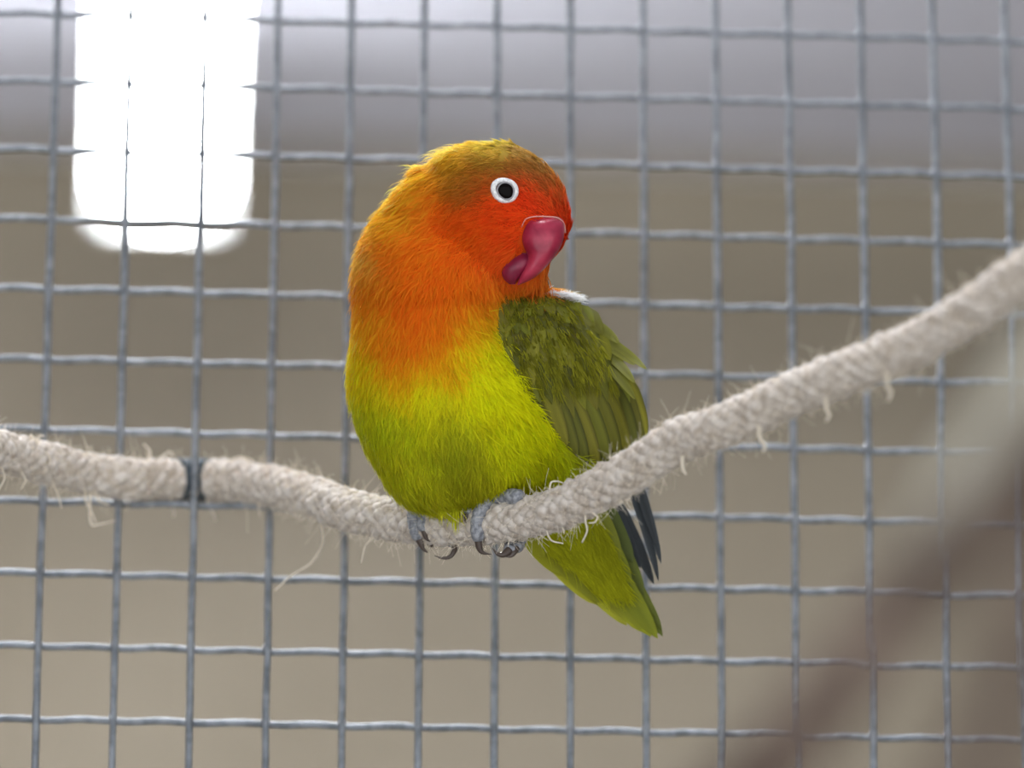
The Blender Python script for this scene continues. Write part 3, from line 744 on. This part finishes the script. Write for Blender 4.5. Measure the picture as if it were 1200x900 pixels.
# soft loose barbs lapping the wing and the undertail
def soft(xs, ys, ws, nrm, flow2, Lb, colr, name, per, parent_tag):
    k = len(xs)
    tcs = np.stack([xs, ys, ws], -1); tns = np.tile(nrm, (k, 1)); tns /= np.linalg.norm(tns, axis=1, keepdims=True)
    tag(strands(tcs, tns, per, Lb, np.full(k, 0.10), colr, 0.16, 0.5, 2.0, dirv=flow2, name=name), kind='stuff')
k = 330
wy = 348 + 110 * rng.random(k)**1.2; a_, c_ = np.interp(wy, *zip(*WL)) + 8, np.interp(wy, *zip(*WRt)) - 16
s_ = rng.random(k); wx = a_ + (c_ - a_) * s_
up = np.clip((430 - wy) / 80, 0, 1)
dx = 0.36 * (1 - up) + (0.2 + 0.6 * s_) * up
fl2 = np.stack([dx, np.full(k, 0.92)], -1); fl2 /= np.linalg.norm(fl2, axis=1, keepdims=True)
wcol = lin((132, 130, 36))[None] * rng.uniform(0.45, 1.15, k)[:, None]
soft(wx, wy, front_w(wx, wy) + 10.5, [0.3, 0, 1.0], fl2, rng.uniform(12, 26, k), wcol, 'covert_barbs', 5, None)
k = 420
ty2 = rng.uniform(590, 690, k); tx2 = rng.uniform(0, 1, k)
xl2, xr2 = np.interp(ty2, [590, 640, 700], [616, 636, 706]), np.interp(ty2, [590, 640, 700], [690, 716, 738])
tx2 = xl2 + (xr2 - xl2) * tx2
sq = (tx2 - xl2) / (xr2 - xl2)
fl2 = np.stack([0.74 - 0.28 * sq, 0.66 + 0.22 * sq], -1) + rng.normal(0, 0.04, (k, 2))
tcol = lin((156, 156, 26))[None] * rng.uniform(0.8, 1.15, k)[:, None] * np.interp(tx2 - xl2, [0, 90], [1.05, 0.82])[:, None]
soft(tx2, ty2, tsurf(tx2, ty2) + 12, [0, 0, 1.0], fl2, rng.uniform(16, 32, k), tcol, 'undertail_barbs', 7, None)

# ------------------------------------------------------------------ feet
m_toe, nt, ln, b = newmat('grey_scaly_toe', rough=0.6)
n = noise_color(nt, ln, b, (110, 112, 120), (164, 166, 172), 900, 3); bump(nt, ln, b, n, 0.8, 0.0005)
m_claw, nt, ln, b = newmat('dark_claw', (78, 66, 60), 0.3)
RRp = RR / S
def toe(foot, pts, r0, claw, wmode='front'):
    r0 = r0 * 1.2
    q = catmull(np.array(pts, float), 26)
    if q.shape[1] == 2:
        w = []
        for x, y in q:
            ry, rw = rope_at(x); k = (RRp + r0 * 0.75)**2 - (y - ry)**2
            w.append(rw + math.sqrt(max(k, 0)))
        w = sm(np.array(w), 5); q = np.concatenate([q, w[:, None]], 1)
    n_ = len(q); t = np.linspace(0, 1, n_)
    rad = r0 * (1.0 - 0.22 * t) * (1 + 0.055 * np.cos(t * 2 * math.pi * 9))
    rad[0] *= 0.6; rad[-1] *= 0.75
    v, f = tube(bsp(q), rad * S, 12)
    o = mk('toe', v, f, m_toe, foot)
    c = np.array(claw, float)
    if c.shape[1] == 2: c = np.concatenate([c, np.full((len(c), 1), q[-1, 2])], 1)
    c = np.vstack([q[-3], c]); c = catmull(c, 16)
    v, f = tube(bsp(c), np.linspace(r0 * 0.55, 0.5, 16)**1.0 * S, 10)
    mk('claw', v, f, m_claw, o)
def leg(foot, pts, r):
    q = catmull(np.array(pts, float), 10); v, f = tube(bsp(q), r * S, 12); mk('shank', v, f, m_toe, foot)
ry, rw = rope_at(575); ry2, rw2 = rope_at(492)
footR = empty('foot', np.array(bsp([580, 590, rw])) - np.array(bird.location)); footR.parent = bird
footL = empty('foot', np.array(bsp([492, 596, rw2])) - np.array(bird.location)); footL.parent = bird
leg(footR, [(600, 556, rw - 2), (602, 572, rw + 8), (596, 583, rw + 16)], 9)
toe(footR, [(612, 582), (594, 581), (576, 584), (565, 596), (560, 612), (561, 632)], 8.6, [(562, 640), (566, 646), (576, 648)])
toe(footR, [(600, 580), (580, 580), (562, 586), (552, 592), (549, 602)], 7.4, [(547, 606), (547, 611), (551, 615)])
y9, w9 = rope_at(592)
toe(footR, [(604, 590, w9 - RRp - 6), (602, 618, w9 - RRp - 4), (600, 636, w9 - 8), (598, 643, w9 + 6), (596, 643, w9 + 12)], 8.0, [(590, 648, w9 + 16), (583, 647, w9 + 20), (577, 640, w9 + 24)])
toe(footR, [(616, 588, w9 - RRp + 4), (614, 616, w9 - RRp + 8), (608, 636, w9 - 2), (605, 641, w9 + 8)], 7.0, [(602, 646, w9 + 12), (598, 650, w9 + 14), (590, 650, w9 + 16)])
leg(footL, [(496, 568, rw2), (494, 584, rw2 + 8), (490, 594, rw2 + 14)], 9)
toe(footL, [(494, 588), (487, 596), (485, 608), (487, 622), (491, 632)], 8.0, [(493, 638), (496, 644), (501, 648)])
toe(footL, [(500, 588), (497, 598), (495, 610), (497, 622)], 7.0, [(498, 627), (500, 632), (504, 635)])
y5, w5 = rope_at(525)
toe(footL, [(512, 590, w5 - RRp - 5), (522, 612, w5 - RRp - 3), (528, 630, w5 - 14), (531, 638, w5 - 2)], 7.0, [(533, 643, w5 + 4), (528, 652, w5 + 8), (519, 654, w5 + 10), (509, 651, w5 + 12)])
toe(footL, [(500, 592, w5 - RRp - 30), (506, 618, w5 - RRp - 30), (508, 634, w5 - 44)], 7.0, [(508, 638, w5 - 38), (506, 641, w5 - 34), (502, 641, w5 - 30)])

# ------------------------------------------------------------------ branches close to the camera
m_bark, nt, ln, b = newmat('brown_bark', rough=0.9)
n = noise_color(nt, ln, b, (70, 56, 48), (112, 94, 84), 90, 5, 0.6); bump(nt, ln, b, n, 0.9, 0.002)
m_pale, nt, ln, b = newmat('pale_wood', rough=0.8)
n = noise_color(nt, ln, b, (160, 154, 138), (188, 182, 166), 60, 4, 0.4); bump(nt, ln, b, n, 0.4, 0.001)
def limb(name, pts, rads, mat, parent):
    c = catmull(np.array([pix(*q) for q in pts]), 60)
    r = np.interp(np.linspace(0, 1, 60), np.linspace(0, 1, len(rads)), rads) * (1 + wob(60, 0.12))
    v, f = tube(c, r, 14); return mk(name, v, f, mat, parent)
br = empty('branch', pix(880, 1010, 0.86)); tag(br, 'blurred brown branch with a pale fork, leaning in front of the mesh', 'branch')
limb('limb', [(760, 1040, 0.87), (880, 920, 0.86), (970, 820, 0.85), (1060, 705, 0.85), (1140, 620, 0.84), (1215, 520, 0.83), (1330, 380, 0.82)], [0.0055, 0.0052, 0.005, 0.0046, 0.0042, 0.004, 0.0035], m_bark, br)
limb('pale_fork', [(1068, 690, 0.855), (1112, 616, 0.86), (1155, 552, 0.865), (1205, 478, 0.87), (1290, 350, 0.875)], [0.003, 0.005, 0.0055, 0.0058, 0.005], m_pale, br)  # fork in a paler wood colour than the limb
b2 = empty('branch', pix(1120, 1010, 0.74)); tag(b2, 'very blurred grey-brown twig crossing the lower corner under the forked branch', 'branch')
limb('limb', [(1090, 1040, 0.74), (1140, 930, 0.74), (1190, 800, 0.74), (1225, 700, 0.74), (1280, 560, 0.74)], [0.004, 0.004, 0.0042, 0.004, 0.0035], m_bark, b2)
